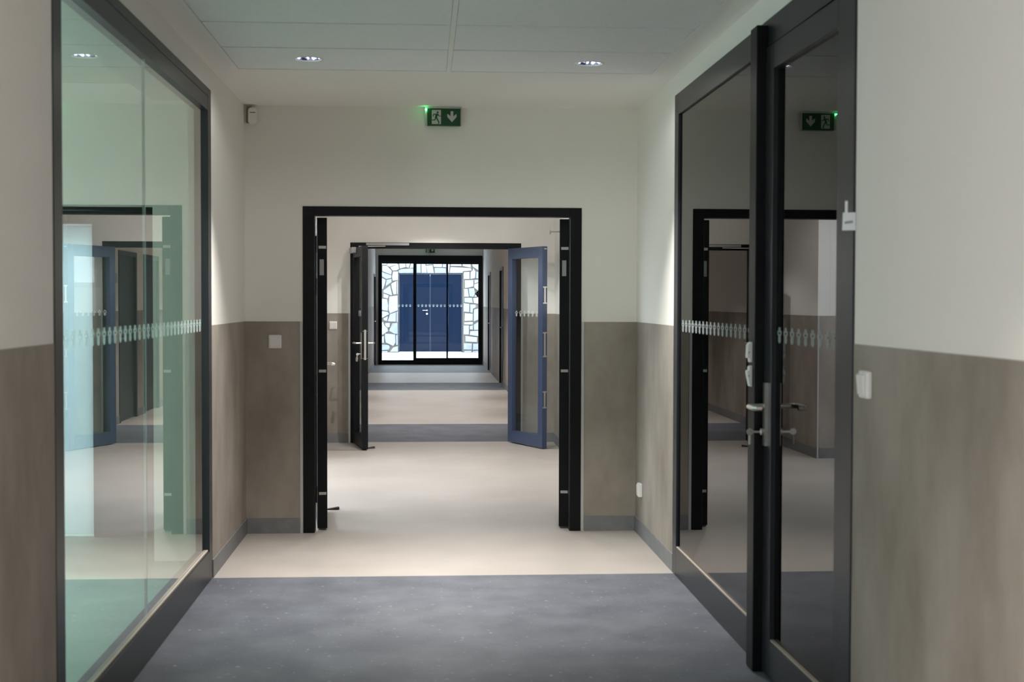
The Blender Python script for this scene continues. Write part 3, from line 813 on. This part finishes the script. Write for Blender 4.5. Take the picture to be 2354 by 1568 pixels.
s = empty('motion_sensor', (-1.118, D1, 2.79), 0, 'white motion detector high in the left corner under the ceiling', 'sensor')
part('mount', MB().box(-0.038, -0.004, -0.020, -0.001, -0.110, -0.002), M['brown'], s)
part('body', MB().prism([(-0.030, -0.105), (-0.018, -0.122), (0.014, -0.122), (0.027, -0.105), (0.027, -0.030), (0.018, -0.014), (-0.018, -0.014), (-0.030, -0.030)],
     lambda u, v, d: (u + 0.008, d, v), -0.021, -0.058), M['white'], s, bevel=0.006)
part('lens_slot', bx(-0.010, 0.026, -0.0595, -0.058, -0.049, -0.045), M['black'], s)

t = empty('paper_tag', (1.378, 4.402, 1.82), math.radians(4), 'small white card tag hanging on a strip at the right door frame', 'tag')
part('card', MB().prism([(-0.021, -0.058), (0.024, -0.057), (0.024, 0.001), (-0.019, 0.0)], lambda u, v, d: (u, d, v), 0.0, -0.002), M['paper'], t)
part('strip', MB().box(-0.012, -0.003, -0.0015, 0.0005, 0.0, 0.038), M['paper'], t)
part('print_line', MB().prism([(-0.014, -0.037), (-0.013, -0.029), (0.014, -0.025), (0.015, -0.034)], lambda u, v, d: (u, d, v), -0.0021, -0.0026), M['ink'], t)

for loc, rz, lab in (((-0.675, 10.06, 0), 0.05, 'dark door wedge on the beige floor by the first left door leaf'), ((-0.565, 14.21, 0), 0.35, 'dark door wedge on the floor by the second left door leaf')):
    wd = empty('door_wedge', loc, rz, lab, 'door wedge', 'door wedges')
    part('wedge', MB().prism([(-0.06, 0), (0.05, 0), (0.05, 0.022), (-0.06, 0.004)], lambda u, v, d: (u, d, v), 0.018, -0.018), M['rubber'], wd, bevel=0.001)
    part('grip_tip', MB().box(0.0502, 0.054, -0.012, 0.012, 0.003, 0.019), M['black'], wd)

# ------------------------------------------------------------------ outside: stone wall, blue door, paving
YO = 40.88
zoomk = 1505 / 240.0
def ray(px, py, Y):
    d = RT * ((px - 1177) / F) + UP * (-(py - 784) / F) + FW
    t_ = Y / d.y
    return d.x * t_, 1.53 + d.z * t_
def cz(cx, cy_):
    return ray(870 + cx / zoomk, 590 + cy_ / zoomk, YO)
ST = [
[(55,125),(120,130),(195,205),(185,262),(55,212)],[(40,95),(120,90),(118,122),(40,118)],[(130,90),(282,90),(270,112),(160,150),(118,130)],
[(165,155),(285,105),(297,178),(262,200),(205,203)],[(297,90),(385,90),(398,150),(305,175)],[(392,90),(462,90),(435,165),(405,155)],
[(470,90),(510,90),(510,160),(445,170)],[(285,200),(330,180),(505,168),(505,238),(295,238)],[(210,212),(285,212),(285,340),(205,350),(195,290)],
[(50,222),(190,268),(185,310),(115,325),(50,285)],[(40,300),(105,335),(95,390),(65,470),(40,470)],[(115,335),(188,318),(190,368),(100,430)],
[(185,390),(262,345),(258,545),(215,550),(190,450)],[(70,490),(170,415),(200,555),(185,560),(75,520)],[(267,350),(281,345),(281,540),(266,545)],
[(75,530),(150,560),(135,605),(70,590)],[(155,575),(275,560),(278,775),(165,820),(145,760),(150,640)],[(40,605),(125,610),(138,690),(135,785),(40,770)],
[(40,785),(130,795),(155,830),(65,880),(40,880)],[(165,830),(255,800),(250,940),(130,935)],[(70,890),(140,855),(125,930),(80,920)],
[(262,800),(279,790),(279,945),(260,945)],[(95,955),(165,955),(165,1015),(130,1025),(90,985)],[(40,935),(70,945),(85,990),(130,1030),(140,1075),(60,1130),(40,1130)],
[(200,960),(275,955),(278,1120),(230,1115),(150,1070),(175,1015)],[(95,1110),(240,1120),(250,1240),(215,1290),(105,1240),(90,1170)],
[(40,1150),(80,1145),(80,1245),(40,1250)],[(250,1130),(279,1130),(279,1270),(255,1280)],[(40,1265),(150,1275),(165,1310),(145,1345),(40,1350)],
[(165,1375),(210,1310),(282,1290),(282,1375)],[(40,1358),(130,1358),(130,1380),(40,1380)],
[(516,95),(543,95),(543,238),(512,238)],[(550,90),(608,90),(612,236),(550,236)],[(615,90),(668,90),(690,150),(698,236),(620,236)],[(685,130),(780,120),(800,238),(707,238)],
[(683,90),(772,90),(775,112),(690,120)],[(782,90),(920,90),(915,155),(797,150)],[(806,160),(975,165),(975,238),(813,238)],[(930,90),(977,90),(977,155),(925,155)],
[(985,90),(1032,90),(1015,236),(985,236)],[(1045,90),(1190,90),(1200,136),(1037,136)],[(1040,148),(1330,165),(1345,200),(1220,213),(1213,236),(1022,236),(1030,185)],
[(1205,90),(1326,90),(1333,160),(1215,138)],[(1340,90),(1450,90),(1450,205),(1365,150)],[(1227,222),(1315,215),(1315,325),(1230,325)],
[(1328,222),(1360,195),(1370,162),(1400,220),(1395,310),(1325,325)],[(1410,220),(1450,215),(1450,322),(1405,310)],[(1245,340),(1370,335),(1370,430),(1290,450),(1245,455)],
[(1380,400),(1450,372),(1435,490),(1378,448)],[(1235,465),(1288,465),(1305,580),(1235,580)],[(1300,458),(1380,452),(1393,530),(1370,582),(1312,575)],
[(1402,520),(1450,500),(1450,572),(1382,582)],[(1240,592),(1350,592),(1362,670),(1240,660)],[(1362,600),(1450,582),(1450,685),(1372,670)],
[(1230,672),(1310,680),(1312,800),(1227,795)],[(1323,687),(1400,692),(1400,735),(1365,750),(1355,815),(1320,805)],[(1375,762),(1450,745),(1450,910),(1370,938)],
[(1245,815),(1362,822),(1360,925),(1240,930)],[(1235,945),(1362,940),(1360,980),(1235,980)],[(1227,992),(1305,992),(1305,1125),(1227,1125)],
[(1315,1000),(1363,990),(1362,1055),(1315,1050)],[(1372,985),(1450,930),(1450,1058),(1375,1058)],[(1322,1075),(1450,1066),(1450,1150),(1315,1130)],
[(1252,1142),(1425,1162),(1420,1235),(1255,1225)],[(1229,1247),(1350,1252),(1345,1345),(1229,1340)],[(1362,1255),(1450,1255),(1450,1345),(1360,1345)],
[(1240,1357),(1340,1354),(1345,1380),(1235,1380)],[(1360,1362),(1450,1352),(1450,1380),(1355,1380)],[(1382,338),(1450,330),(1450,362),(1385,390)],[(1330,1160),(1328,1150),(1310,1145)]]
ST = [q for q in ST if len(q) > 3]
sw = empty('stone_wall', (0, YO, 0), 0, 'pale irregular quarry stone wall outside beyond the sliding doors', 'wall')
DXL, DXR, DZT = cz(288, 0)[0], cz(1212, 0)[0], cz(700, 240)[1]
mb = MB().box(-5, DXL, 0.035, 0.5, -0.05, 3.6).box(DXR, 5, 0.035, 0.5, -0.05, 3.6).box(DXL, DXR, 0.035, 0.5, DZT, 3.6)
part('mortar_bed', mb, M['mortar'], sw)
def stone(pts):
    n = len(pts)
    cx = sum(p[0] for p in pts) / n; cz_ = sum(p[1] for p in pts) / n
    mb = MB(); h = random.uniform(0.0, 0.018)
    back = [mb.bm.verts.new((x, 0.04, z)) for x, z in pts]
    mid = [mb.bm.verts.new((x, 0.008 - h * 0.3, z)) for x, z in pts]
    fr_ = [mb.bm.verts.new((cx + (x - cx) * 0.90, -0.006 - h + random.uniform(-.004, .004), cz_ + (z - cz_) * 0.90)) for x, z in pts]
    for i in range(n):
        j = (i + 1) % n
        mb.bm.faces.new((back[i], back[j], mid[j], mid[i])); mb.bm.faces.new((mid[i], mid[j], fr_[j], fr_[i]))
    mb.bm.faces.new(fr_)
    part('stone', mb, random.choice(STONES), sw)
for q in ST:
    stone([cz(*p) for p in q])
xl, xr_ = cz(36, 0)[0], cz(1456, 0)[0]
ztop = cz(0, 84)[1]
def jrect(x0, x1, z0, z1):
    g = 0.012; j = lambda: random.uniform(-0.02, 0.02)
    return [(x0 + g, z0 + g), ((x0 + x1) / 2 + j(), z0 + g + abs(j()) * .4), (x1 - g, z0 + g), (x1 - g - abs(j()), (z0 + z1) / 2 + j()), (x1 - g, z1 - g), ((x0 + x1) / 2 + j(), z1 - g - abs(j()) * .4), (x0 + g, z1 - g), (x0 + g + abs(j()), (z0 + z1) / 2 + j())]
for (u0, u1) in ((-3.0, xl), (xr_, 3.4)):
    z = 0.0
    while z < 2.7:
        hh = random.uniform(0.22, 0.36); x = u0
        while x < u1 - 0.05:
            ww = min(random.uniform(0.22, 0.48), u1 - x)
            if u1 - x - ww < 0.12: ww = u1 - x
            stone(jrect(x, x + ww, z, z + hh)); x += ww
        z += hh
x = xl; 
while x < xr_:
    ww = min(random.uniform(0.25, 0.45), xr_ - x)
    stone(jrect(x, x + ww, ztop + 0.01, ztop + 0.3)); x += ww

bd = empty('door_%d' % dn, ((DXL + DXR) / 2, YO, 0), 0, 'dark blue double door in the stone wall outside', 'door', None, 'structure'); dn += 1
hw = (DXR - DXL) / 2 - 0.002
xm = cz(745, 0)[0] - (DXL + DXR) / 2
part('frame', MB().box(-hw, -hw + 0.02, 0.03, 0.12, 0, DZT - 0.002).box(hw - 0.025, hw, 0.03, 0.12, 0, DZT - 0.002).box(-hw + 0.02, hw - 0.025, 0.03, 0.12, DZT - 0.025, DZT - 0.002), M['bluetrim'], bd)
part('door_leaf', bx(-hw + 0.022, xm - 0.002, 0.05, 0.10, 0.012, DZT - 0.027), M['bluedoor'], bd)
rlf = part('door_leaf', bx(xm + 0.002, hw - 0.027, 0.055, 0.10, 0.012, DZT - 0.027), M['bluedoor'], bd)
part('cover_strip', bx(xm - 0.022, xm + 0.03, 0.03, 0.0495, 0.012, DZT - 0.09), M['bluetrim'], bd)
hx, hz = cz(700, 775); hx -= (DXL + DXR) / 2
hx2, hz2 = cz(706, 824)
part('lever_handle', MB().tube([(hx, 0.05, hz), (hx, -0.005, hz), (hx - 0.02, -0.012, hz), (hx - 0.13, -0.012, hz)], 0.011, 8).tube([(hx, 0.05, hz), (hx, 0.036, hz)], 0.028, 14), M['steel'], bd)
part('lock_rose', MB().tube([(hx, 0.05, hz2), (hx, 0.03, hz2)], 0.030, 14), M['white'], bd)
gr = tag(part('ground', MB().box(-40, 40, D3 + 0.12, 60, -0.12, -0.012).box(-40, XO - 0.15, -10, D3 + 0.12, -0.12, -0.012).box(XO - 0.15, -A - 0.12, -10, 3.0, -0.12, -0.012).box(XO - 0.15, -A - 0.12, 9.1, D3 + 0.12, -0.12, -0.012), M['paving'], None),
         'bright pale paved ground outside the sliding doors', 'ground', None, 'structure')
fa = MB().box(-9, -A - 0.121, D3 + 0.02, D3 + 0.2, -0.1, 4.2).box(B + 0.121, 9, D3 + 0.02, D3 + 0.2, -0.1, 4.2).box(-A - 0.121, B + 0.121, D3 + 0.201, D3 + 0.25, 2.75, 4.2)
tag(part('wall_facade', fa, M['facade'], None), 'outer facade around the sliding doors', 'wall', None, 'structure')
